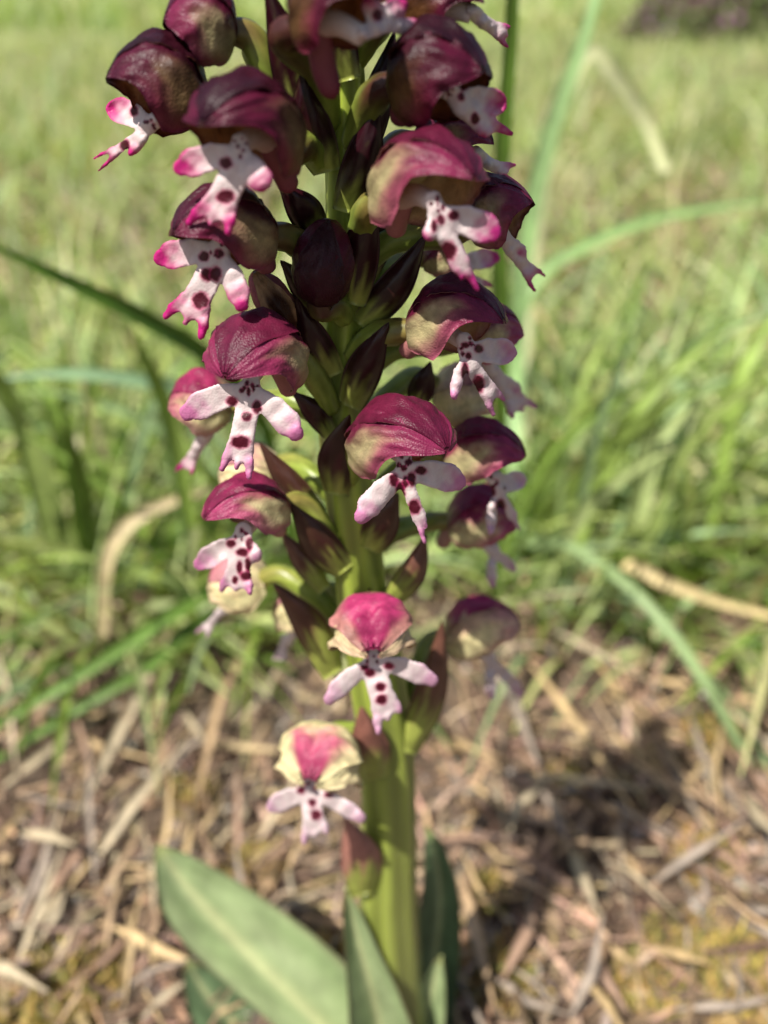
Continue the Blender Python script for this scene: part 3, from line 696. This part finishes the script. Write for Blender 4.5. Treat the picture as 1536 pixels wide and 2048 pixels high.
# ------------------------------------------------------------------ grass, straw, litter
GREENS = [C(.27, .37, .08), C(.36, .45, .14), C(.19, .29, .05), C(.40, .47, .20), C(.30, .42, .20)]
DRY = [C(.44, .32, .165), C(.36, .25, .145), C(.29, .185, .125), C(.43, .355, .235), C(.27, .22, .175)]
def ribbon(nodes, wmm, color, n=34, fold=.35, seed=0, tipw=.05, basew=.8, tilt=0.0, color2=None, thick=.12):
    ctr = catmull(nodes, n)
    u = np.linspace(0, 1, n)
    wd = wmm * MM * .5 * lerp(basew, 1, sst(0, .35, u)) * (1 - (1 - tipw) * sst(.45, 1, u))
    tan = unit(np.gradient(ctr, axis=0))
    vw = unit(unit(CAM - ctr) + tilt * np.array([-.5, -.2, .8]))
    sd = unit(np.cross(tan, vw)); nr = np.cross(sd, tan)
    s = np.linspace(-1, 1, 5)
    pos = ctr[:, None] + sd[:, None] * (s[None] * wd[:, None])[..., None] + nr[:, None] * (fold * np.abs(s)[None] * wd[:, None])[..., None]
    inn = pos - nr[:, None] * (thick * MM * (1 - .7 * np.abs(s)))[None, :, None]
    c2 = color if color2 is None else color2
    c = lerp(color, c2, sst(.45, 1, u)[:, None, None]) * (1 + .12 * vnoise(u * 9, u * 0, seed))[:, None, None] * (1 + .10 * np.cos(s * 9))[None, :, None]
    return shell(pos, inn, np.clip(c, 0, 1), np.clip(c * .95, 0, 1))
def blade(name, nodes, wmm, color, label, group=None, mat=M_GRASS, cat=None, **k):
    v, f, c = ribbon(nodes, wmm, color, **k)
    o = add(name, make_mesh(name, v, f, mat, c), None, nodes[0])
    tag(o, label, cat or 'grass blade', group)
    return o
def pth(base, *rest):
    b = G(*base); b[2] = ground_z(b[0], b[1]) - .0006
    return [b] + [PY(*r) for r in rest]

blade('grass_blade', pth((600, 1180), (540, 880, .104), (430, 728, .095), (300, 645, .088), (150, 570, .083), (0, 500, .079), (-120, 450, .077)), 2.0, C(.10, .20, .02), 'dark green grass blade slanting across the meadow behind the hoods', tilt=.5, seed=1)
blade('grass_blade', pth((600, 1150), (520, 900, .128), (400, 800, .12), (300, 766, .115), (150, 748, .112), (0, 757, .11), (-120, 775, .11)), 2.6, C(.24, .37, .20), 'pale blue-green grass blade bending level beside the spike', tilt=.8, seed=2)
blade('grass_blade', pth((985, 1250), (1000, 900, .092), (1002, 650, .088), (998, 500, .086), (1005, 300, .084), (1020, 100, .082), (1028, -80, .08)), 1.7, C(.12, .22, .03), 'upright dark green grass stalk just behind the open flowers', seed=3, tipw=.6)
blade('grass_blade', pth((1030, 1180), (1032, 800, .14), (1045, 560, .138), (1075, 380, .135), (1120, 220, .132), (1172, 70, .13), (1205, -60, .13)), 3.4, C(.36, .52, .24), 'broad pale green grass blade leaning away from the spike', tilt=1.1, seed=4, tipw=.5)
blade('grass_blade', pth((1050, 1080), (1052, 640, .17), (1090, 330, .18), (1128, 190, .185), (1180, 112, .19), (1235, 158, .19), (1290, 240, .19), (1332, 345, .185)), 4.0, C(.50, .51, .30), 'bleached grass blade folded over at its top', tilt=1.0, seed=5, tipw=.6)
blade('grass_blade', pth((980, 1110), (1010, 760, .15), (1070, 570, .16), (1180, 490, .165), (1340, 432, .17), (1536, 405, .17), (1640, 410, .17)), 3.0, C(.25, .38, .14), 'long green grass blade arching level above the tussock', tilt=.8, seed=6)
blade('grass_blade', pth((1060, 1140), (1110, 1085, .105), (1230, 1150, .094), (1340, 1262, .086), (1432, 1400, .08), (1500, 1530, .076), (1556, 1640, .073)), 1.7, C(.28, .38, .17), 'pale green grass blade arching down over the dry litter', tilt=.5, seed=7, tipw=.5)
blade('grass_blade', pth((960, 1120), (1040, 1080, .118), (1250, 1105, .118), (1400, 1128, .118), (1620, 1140, .116)), 2.4, C(.29, .40, .18), 'flat green grass blade stretched sideways low over the ground', seed=8, tipw=.5)
blade('dry_grass_blade', pth((1120, 1190), (1230, 1125, .105), (1330, 1165, .1), (1440, 1205, .098), (1580, 1240, .096)), 2.0, C(.50, .40, .20), 'tan dry grass blade lying low beside the green tussock', seed=9, mat=M_STRAW, tipw=.5, cat='dry grass')
blade('dry_grass_blade', pth((200, 1350), (203, 1240, .099), (210, 1130, .1), (246, 1058, .102), (320, 1010, .105), (400, 985, .108), (480, 960, .11)), 2.2, C(.50, .41, .23), 'tan dry grass blade bent sharply at a knee', seed=10, mat=M_STRAW, tipw=.5, cat='dry grass')
blade('grass_blade', pth((560, 1170), (480, 1150, .105), (380, 1205, .094), (250, 1290, .087), (100, 1385, .081), (-80, 1490, .077)), 2.3, C(.14, .25, .04), 'green grass blade lying slantwise across the edge of the dry litter', seed=11, tipw=.6)
blade('grass_blade', pth((520, 1230), (420, 1230, .098), (300, 1330, .086), (150, 1420, .08), (-80, 1560, .076)), 1.8, C(.12, .21, .04), 'dark green grass blade lying under the slanting blade', seed=12, tipw=.6)
BG1 = 'green blades of the tussocks behind the orchid'
r_ = random.Random(3)
for k in range(84):
    right = k % 2 == 0
    if right:
        bx, by = r_.uniform(960, 1420), r_.uniform(960, 1230)
        ex, ey = r_.uniform(1150, 1640), r_.uniform(560, 1100)
    else:
        bx, by = r_.uniform(60, 560), r_.uniform(930, 1260)
        ex, ey = r_.uniform(-120, 420), r_.uniform(620, 1140)
    b = G(bx, by); yb = b[1]
    ye = yb * r_.uniform(.84, 1.15)
    mx_, my_ = lerp(bx, ex, .45), lerp(by, ey, .62) - r_.uniform(-10, 60)
    e = PY(ex, ey, ye)
    if e[2] < .003: e[2] = .003 + r_.uniform(0, .003)
    m1 = PY(mx_, my_, lerp(yb, ye, .45))
    if m1[2] < .006: m1[2] = .006
    b[2] = ground_z(b[0], b[1]) - .0006
    ci = r_.randrange(5); wd_ = r_.uniform(1.3, 2.7)
    cc = GREENS[ci] * r_.uniform(.75, 1.2)
    big = wd_ > 2.0; tall = m1[2] > .02
    BL1 = ('broad ' if big else 'slender ') + ('yellow-green' if ci in (1, 3) else 'blue-green' if ci == 4 else 'deep green' if ci == 2 else 'fresh green') + (' arching' if tall else ' low') + ' grass blade of the tussock ' + ('below the bleached folded blade' if right else 'below the level blue-green blade')
    blade('grass_blade', [b, lerp(b, m1, .55) + np.array([0, 0, .002]), m1, lerp(m1, e, .6) + np.array([0, 0, .0015]), e], wd_, cc, BL1, BG1 + ', ' + BL1, seed=k, tilt=r_.uniform(-.6, .6))
SG = 'dry straws scattered on the litter'
SHADES = ['golden tan', 'light brown', 'reddish brown', 'bleached cream', 'grey weathered']
def straw(x0, y0, x1, y1, wmm=1.5, color=None, lift=.0012, k=0):
    a = G(x0, y0, 0); b = G(x1, y1, 0)
    a[2] = ground_z(a[0], a[1]) + lift; b[2] = ground_z(b[0], b[1]) + lift * r_.uniform(.8, 2.5)
    m = lerp(a, b, .5) + np.array([r_.uniform(-.0012, .0012), r_.uniform(-.001, .001), .0006])
    m[2] = max(m[2], ground_z(m[0], m[1]) + .0007)
    q = r_.randrange(5)
    cc = DRY[q] * r_.uniform(.85, 1.1)
    ln = np.linalg.norm(b - a); mid = lerp(a, b, .5)
    where = ('at the foot of the grass tussocks' if mid[1] > .082 else 'close beside the leaves at the orchid base' if abs(mid[0]) < .014 else 'on the open litter past the broad leaf' if mid[0] < 0 else 'on the mossy litter past the shaded leaf')
    label = ('long ' if ln > .013 else 'short ') + ('broad ' if wmm > 1.45 else 'thin ') + SHADES[q] + ' straw ' + where
    group = SG + ', ' + label
    blade('dry_straw', [a, lerp(a, m, .5) + np.array([0, 0, .0002]), m, lerp(m, b, .5), b], wmm, cc, label, group, mat=M_STRAW, cat='straw', seed=k, n=16, tipw=.18, basew=.3, fold=.5, thick=.22)
for k, (x0, y0, x1, y1, wm) in enumerate([(20, 1545, 205, 1388, 2.0), (10, 1640, 245, 1440, 1.7), (165, 1665, 352, 1345, 2.0), (35, 1905, 235, 1640, 2.0), (400, 1640, 500, 1315, 1.8),
        (195, 1765, 385, 1570, 1.9), (210, 1850, 310, 1715, 1.2), (-20, 1965, 120, 2046, 1.7), (935, 1320, 1085, 1650, 2.0), (1055, 1375, 1268, 1700, 1.6),
        (1285, 1430, 1345, 1300, 1.4), (1368, 1470, 1424, 1630, 1.2), (915, 1795, 985, 2060, 1.8), (1135, 2060, 1185, 1920, 1.4), (1195, 1955, 1252, 2060, 1.4),
        (1135, 1730, 1182, 1905, 1.8), (1475, 1640, 1532, 1790, 1.7), (1000, 1990, 1060, 1850, 1.6), (1080, 1600, 1010, 1740, 1.4), (130, 1500, 330, 1560, 1.2),
        (240, 1900, 420, 1990, 1.6), (60, 1720, 180, 1790, 1.5), (520, 1720, 610, 1560, 1.4), (560, 1380, 470, 1480, 1.5), (1240, 1560, 1420, 1700, 1.3), (1300, 1790, 1460, 1730, 1.3)]):
    straw(x0, y0, x1, y1, wm * .78, k=k, lift=.0035)
for k in range(150):
    x, y = (r_.uniform(-40, 640), r_.uniform(1300, 2080)) if k % 2 else (r_.uniform(850, 1580), r_.uniform(1300, 2080))
    a = r_.gauss(-1.05 if x < 700 else 1.05, .55); ln = r_.uniform(90, 270)
    straw(x, y, x + ln * math.cos(a), max(1290, y + ln * math.sin(a)), r_.uniform(.35, .95), k=k + 40, lift=r_.uniform(.001, .004))

def scatter_strips(n, pos, length, width, az, pitch, curl, colors, segs=5, fold=.3, tipw=.1):
    """n curved strips at once; returns one mesh's arrays"""
    t = np.linspace(0, 1, segs)
    d = np.stack([np.cos(az), np.sin(az)], -1)
    ang = pitch[:, None] - curl[:, None] * t[None]
    ds = length[:, None] / (segs - 1)
    hor = np.concatenate([np.zeros((n, 1)), np.cumsum(np.cos(ang[:, :-1]) * ds, 1)], 1)
    ver = np.concatenate([np.zeros((n, 1)), np.cumsum(np.sin(ang[:, :-1]) * ds, 1)], 1)
    ctr = pos[:, None] + np.stack([hor * d[:, :1], hor * d[:, 1:], ver], -1)
    rot = rng.uniform(-.9, .9, n)
    sdv = np.stack([-d[:, 1] * np.cos(rot), d[:, 0] * np.cos(rot), np.sin(rot)], -1)
    wd = width[:, None] * .5 * (1 - (1 - tipw) * t[None] ** 1.6)
    nrm = np.cross(sdv, np.concatenate([d, np.zeros((n, 1))], 1))
    ctr2 = ctr + nrm[:, None] * (fold * wd)[..., None]
    v = np.stack([ctr - sdv[:, None] * wd[..., None], ctr2, ctr + sdv[:, None] * wd[..., None]], 2)   # n, segs, 3, 3
    v = v.reshape(-1, 3)
    f = grid_faces(segs, 3)
    f = (f[None] + (np.arange(n) * segs * 3)[:, None, None]).reshape(-1, 4)
    c = np.repeat(colors, segs * 3, 0)
    return v, f, c
def pick(pal, n, jit=.2):
    pal = np.array(pal)
    return pal[rng.integers(0, len(pal), n)] * rng.uniform(1 - jit, 1 + jit, (n, 1)) * rng.uniform(.93, 1.07, (n, 3))
def patchy(c, x, y, sc, amt=.85):
    """the sward's own drift from lush to dry tufts"""
    m = sst(.15, .75, vnoise(x * sc, y * sc, 21) + .5 * vnoise(x * sc * 2.7, y * sc * 2.7, 5))[:, None]
    d = sst(.1, .8, vnoise(x * sc * 1.3 + 4, y * sc * 1.3, 33) + .4 * vnoise(x * sc * 4, y * sc * 4, 3))[:, None]
    c = lerp(c, C(.62, .57, .33) * rng.uniform(.8, 1.15, (len(x), 1)), m * amt * rng.uniform(.2, 1, (len(x), 1)))
    return lerp(c, c * C(.32, .42, .28), d * amt * .9)
def merge(parts):
    vs, fs, cs = [], [], []; o = 0
    for v, f, c in parts:
        vs.append(v); fs.append(f + o); cs.append(c); o += len(v)
    return np.vstack(vs), np.vstack(fs), np.vstack(cs)
def on_ground(x, y, lift=0.0):
    return np.stack([x, y, ground_z(x, y) + lift], -1)

# litter: countless bits of straw and dead leaf over the soil
parts = []
n = 15000
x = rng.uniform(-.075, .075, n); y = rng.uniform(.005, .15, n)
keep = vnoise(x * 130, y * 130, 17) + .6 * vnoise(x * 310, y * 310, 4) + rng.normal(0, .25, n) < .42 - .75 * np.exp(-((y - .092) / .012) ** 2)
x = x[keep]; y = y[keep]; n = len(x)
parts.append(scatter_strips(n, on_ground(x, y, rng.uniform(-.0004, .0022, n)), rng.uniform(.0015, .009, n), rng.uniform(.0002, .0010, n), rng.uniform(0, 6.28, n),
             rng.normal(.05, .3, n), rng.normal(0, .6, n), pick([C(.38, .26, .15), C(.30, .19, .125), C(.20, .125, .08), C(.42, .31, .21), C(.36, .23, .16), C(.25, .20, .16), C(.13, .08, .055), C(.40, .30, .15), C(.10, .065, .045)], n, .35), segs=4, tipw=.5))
n = 9000
x = rng.normal(0, .22, n); y = rng.uniform(.12, .8, n)
parts.append(scatter_strips(n, on_ground(x, y, rng.uniform(0, .004, n)), rng.uniform(.006, .035, n), rng.uniform(.0006, .002, n), rng.uniform(0, 6.28, n),
             rng.normal(.15, .3, n), rng.normal(.2, .5, n), pick(DRY, n), segs=4, tipw=.4))
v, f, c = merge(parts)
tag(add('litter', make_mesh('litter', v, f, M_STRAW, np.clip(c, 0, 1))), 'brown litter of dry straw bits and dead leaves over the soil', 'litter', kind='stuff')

# moss: golden green cushions
mp_ = []
for (mx_, my_, mr_, nn) in [(175, 1985, .004, 420), (60, 2010, .005, 380), (455, 1790, .004, 380), (500, 1740, .003, 260), (965, 1790, .0022, 200), (1000, 1960, .004, 380), (1380, 1900, .005, 520),
                          (1500, 1960, .005, 520), (1290, 1970, .004, 300), (1420, 1480, .004, 300), (1400, 1730, .0035, 300), (380, 1600, .003, 160), (1120, 1560, .003, 160), (1480, 2030, .004, 300), (650, 1950, .003, 160)]:
    g = G(mx_, my_)
    a = rng.uniform(0, 6.28, nn); rr_ = mr_ * np.sqrt(rng.uniform(0, 1, nn))
    x = g[0] + rr_ * np.cos(a); y = g[1] + rr_ * np.sin(a)
    mp_.append(scatter_strips(nn, on_ground(x, y, rng.uniform(0, .0024, nn) * (1 - rr_ / mr_ * .7)), rng.uniform(.0009, .0026, nn), rng.uniform(.0003, .0008, nn), rng.uniform(0, 6.28, nn),
               rng.uniform(.2, 1.4, nn), rng.normal(.2, .4, nn), pick([C(.40, .30, .07), C(.24, .21, .05), C(.42, .26, .08), C(.15, .15, .04), C(.34, .24, .10)], nn), segs=3))
v, f, c = merge(mp_)
tag(add('moss', make_mesh('moss', v, f, M_MOSS, np.clip(c, 0, 1))), 'golden green moss cushions growing between the straws', 'moss', kind='stuff')

# grass sward
gp_ = []
# near tussocks: dense, behind the orchid
for (cx, cy, sx, sy, nn, hl) in [(.05, .135, .022, .022, 420, .055), (.09, .14, .03, .03, 520, .06), (-.035, .13, .022, .02, 320, .05), (-.075, .125, .03, .025, 460, .06),
                                 (.02, .19, .05, .025, 420, .05), (-.12, .17, .03, .03, 300, .06), (.13, .19, .04, .04, 460, .06), (-.05, .2, .05, .03, 380, .05)]:
    x = rng.normal(cx, sx, nn); y = np.maximum(.098, rng.normal(cy, sy, nn))
    gp_.append(scatter_strips(nn, on_ground(x, y, -.001), rng.uniform(.35, .95, nn) * hl * .8, rng.uniform(.0006, .0021, nn), np.arctan2(y - cy, x - cx) + rng.normal(0, .9, nn),
               rng.uniform(.5, 1.45, nn), rng.uniform(.3, 1.9, nn), pick(GREENS + GREENS + [C(.46, .42, .2), C(.09, .16, .025), C(.48, .56, .25), C(.46, .52, .22)], nn, .35), segs=7))
n = 13000
y = .11 + .65 * rng.uniform(0, 1, n) ** 1.2 ; x = rng.uniform(-1, 1, n) * (.12 + y * .75)
gp_.append(scatter_strips(n, on_ground(x, y, -.001), rng.uniform(.012, .05, n), rng.uniform(.0008, .0022, n), rng.uniform(0, 6.28, n), rng.uniform(.3, 1.5, n), rng.uniform(0, 1.6, n),
           patchy(pick(GREENS + [C(.30, .36, .12), C(.50, .47, .26)], n, .35), x, y, 34), segs=6))
n = 26000
y = .5 + 2.6 * rng.uniform(0, 1, n) ** 1.5; x = rng.uniform(-1, 1, n) * (.2 + y * .72)
gp_.append(scatter_strips(n, on_ground(x, y, -.002), rng.uniform(.015, .06, n), rng.uniform(.001, .0034, n), rng.uniform(0, 6.28, n), rng.uniform(.3, 1.5, n), rng.uniform(0, 1.5, n),
           patchy(pick(GREENS + [C(.34, .38, .15), C(.50, .48, .27), C(.52, .45, .30)], n, .35), x, y, 14), segs=5))
n = 30000
y = 2.4 + 22 * rng.uniform(0, 1, n) ** 2.2; x = rng.uniform(-1, 1, n) * (.5 + y * .75)
gp_.append(scatter_strips(n, on_ground(x, y, -.004), rng.uniform(.03, .11, n), rng.uniform(.004, .014, n) * (1 + y / 12), rng.uniform(0, 6.28, n), rng.uniform(.3, 1.5, n), rng.uniform(0, 1.4, n),
           patchy(pick(GREENS + [C(.34, .36, .15), C(.42, .4, .22)], n, .3), x, y, 2.5), segs=4))
for k_, (v, f, c) in enumerate([merge(gp_)]):
    tag(add('grass', make_mesh('grass', v, f, M_GRASS, np.clip(c, 0, 1))), 'sunlit meadow grass spreading away behind the orchid', 'grass', kind='stuff')

# gravel and soil crumbs
def crumbs(n, x, y, r, colors):
    ico = np.array([[0, 0, 1], [.9, 0, .3], [.28, .85, .3], [-.72, .53, .3], [-.72, -.53, .3], [.28, -.85, .3], [.72, .53, -.4], [-.28, .85, -.4], [-.9, 0, -.4], [-.28, -.85, -.4], [.72, -.53, -.4], [0, 0, -.9]])
    fc = np.array([[0, 1, 2], [0, 2, 3], [0, 3, 4], [0, 4, 5], [0, 5, 1], [1, 6, 2], [2, 6, 7], [2, 7, 3], [3, 7, 8], [3, 8, 4], [4, 8, 9], [4, 9, 5], [5, 9, 10], [5, 10, 1], [1, 10, 6], [11, 7, 6], [11, 8, 7], [11, 9, 8], [11, 10, 9], [11, 6, 10]])
    v = ico[None] * r[:, None, None] * rng.uniform(.6, 1.25, (n, 12, 1)) * rng.uniform(.6, 1.2, (n, 1, 3)) + on_ground(x, y, 0)[:, None]
    f = (fc[None] + (np.arange(n) * 12)[:, None, None]).reshape(-1, 3)
    return v.reshape(-1, 3), f, np.repeat(colors, 12, 0)
n = 2600
x = rng.uniform(-.075, .075, n); y = rng.uniform(.01, .13, n)
v, f, c = crumbs(n, x, y, rng.uniform(.0003, .0013, n), pick([C(.12, .085, .06), C(.2, .15, .11), C(.09, .065, .05), C(.34, .30, .26), C(.28, .19, .12)], n))
tag(add('gravel', make_mesh('gravel', v, f, M_STONE, np.clip(c, 0, 1))), 'small soil crumbs and grit among the litter', 'gravel', kind='stuff')

# low shrubs with purple flower heads far behind
def shrub(cx, cy, rx, hz, nn, purple, label, group, seed, big=1.0):
    z0 = float(ground_z(cx, cy))
    root = bpy.data.objects.new('shrub', None); col.objects.link(root); root.location = (cx, cy, z0)
    WORLD[root.name] = np.array([cx, cy, z0]); tag(root, label, 'shrub', group)
    a = rng.uniform(0, 6.28, nn); ph = np.arccos(rng.uniform(0, 1, nn)); q = rng.uniform(.45, 1, nn) ** .5
    lump = 1 + .22 * np.sin(a * 3 + seed) + .15 * np.sin(a * 7 + ph * 5)
    pos = np.stack([cx + rx * lump * q * np.sin(ph) * np.cos(a), cy + rx * lump * q * np.sin(ph) * np.sin(a), z0 + hz * lump * q * np.cos(ph)], -1)
    sz = big * rng.uniform(.5, 1.2, nn)
    v, f, c = scatter_strips(nn, pos, sz * .02, sz * .009, rng.uniform(0, 6.28, nn), rng.uniform(-.4, 1.3, nn), rng.normal(.3, .4, nn), pick([C(.13, .18, .06), C(.18, .22, .08), C(.22, .25, .11)], nn), segs=3)
    add('foliage', make_mesh('foliage', v, f, M_SHRUB, np.clip(c, 0, 1)), root, WORLD[root.name])
    for k in range(5):
        e = np.array([cx + rx * .6 * math.cos(k * 1.3 + seed), cy + rx * .6 * math.sin(k * 1.3 + seed), z0 + hz * .7])
        pt = catmull([np.array([cx, cy, z0 - .003]), lerp(np.array([cx, cy, z0]), e, .5) + np.array([0, 0, hz * .1]), e], 8)
        v, f, tt, aa = tube(pt, np.linspace(.004, .0012, 8) * big, 6)
        add('branch', make_mesh('branch', v, f, M_STRAW, np.tile(C(.14, .09, .06), (len(v), 1))), root, WORLD[root.name])
    if purple:
        m = int(nn * .10 * purple)
        i = rng.integers(0, nn, m)
        top = pos[i] * 1.0
        top[:, 2] += hz * .06
        v, f, c = scatter_strips(m, top, sz[i] * .014, sz[i] * .012, rng.uniform(0, 6.28, m), rng.uniform(.2, 1.3, m), rng.normal(.3, .4, m), pick([C(.30, .10, .26), C(.22, .07, .24), C(.36, .16, .30)], m), segs=3)
        o = add('blossom', make_mesh('blossom', v, f, M_SHRUB, np.clip(c, 0, 1)), root, WORLD[root.name]); o['kind'] = 'stuff'
LS = 'low dark shrub with purple blossom standing far behind in the meadow'
for k, (px_, py_, rx_, hz_, pu) in enumerate([(1330, 84, .07, .075, 3.0), (1440, 92, .09, .12, 2.2), (1530, 90, .11, .16, .3)]):
    g = G(px_, py_)
    shrub(g[0], g[1], rx_, hz_, 2600, pu, LS, 'purple flowering shrubs', k)
for k, (sx_, sy_, rx_, hz_) in enumerate([(3.2, 7.5, .7, .6), (5.8, 10, 1.0, .9), (-6.5, 15, 1.3, 1.2), (.8, 19, 1.4, 1.3), (9.5, 17, 1.6, 1.6)]):
    shrub(sx_, sy_, rx_, hz_, 2600, 0, 'rounded green bush on the far side of the meadow', 'far bushes', k + 9, big=7.0)
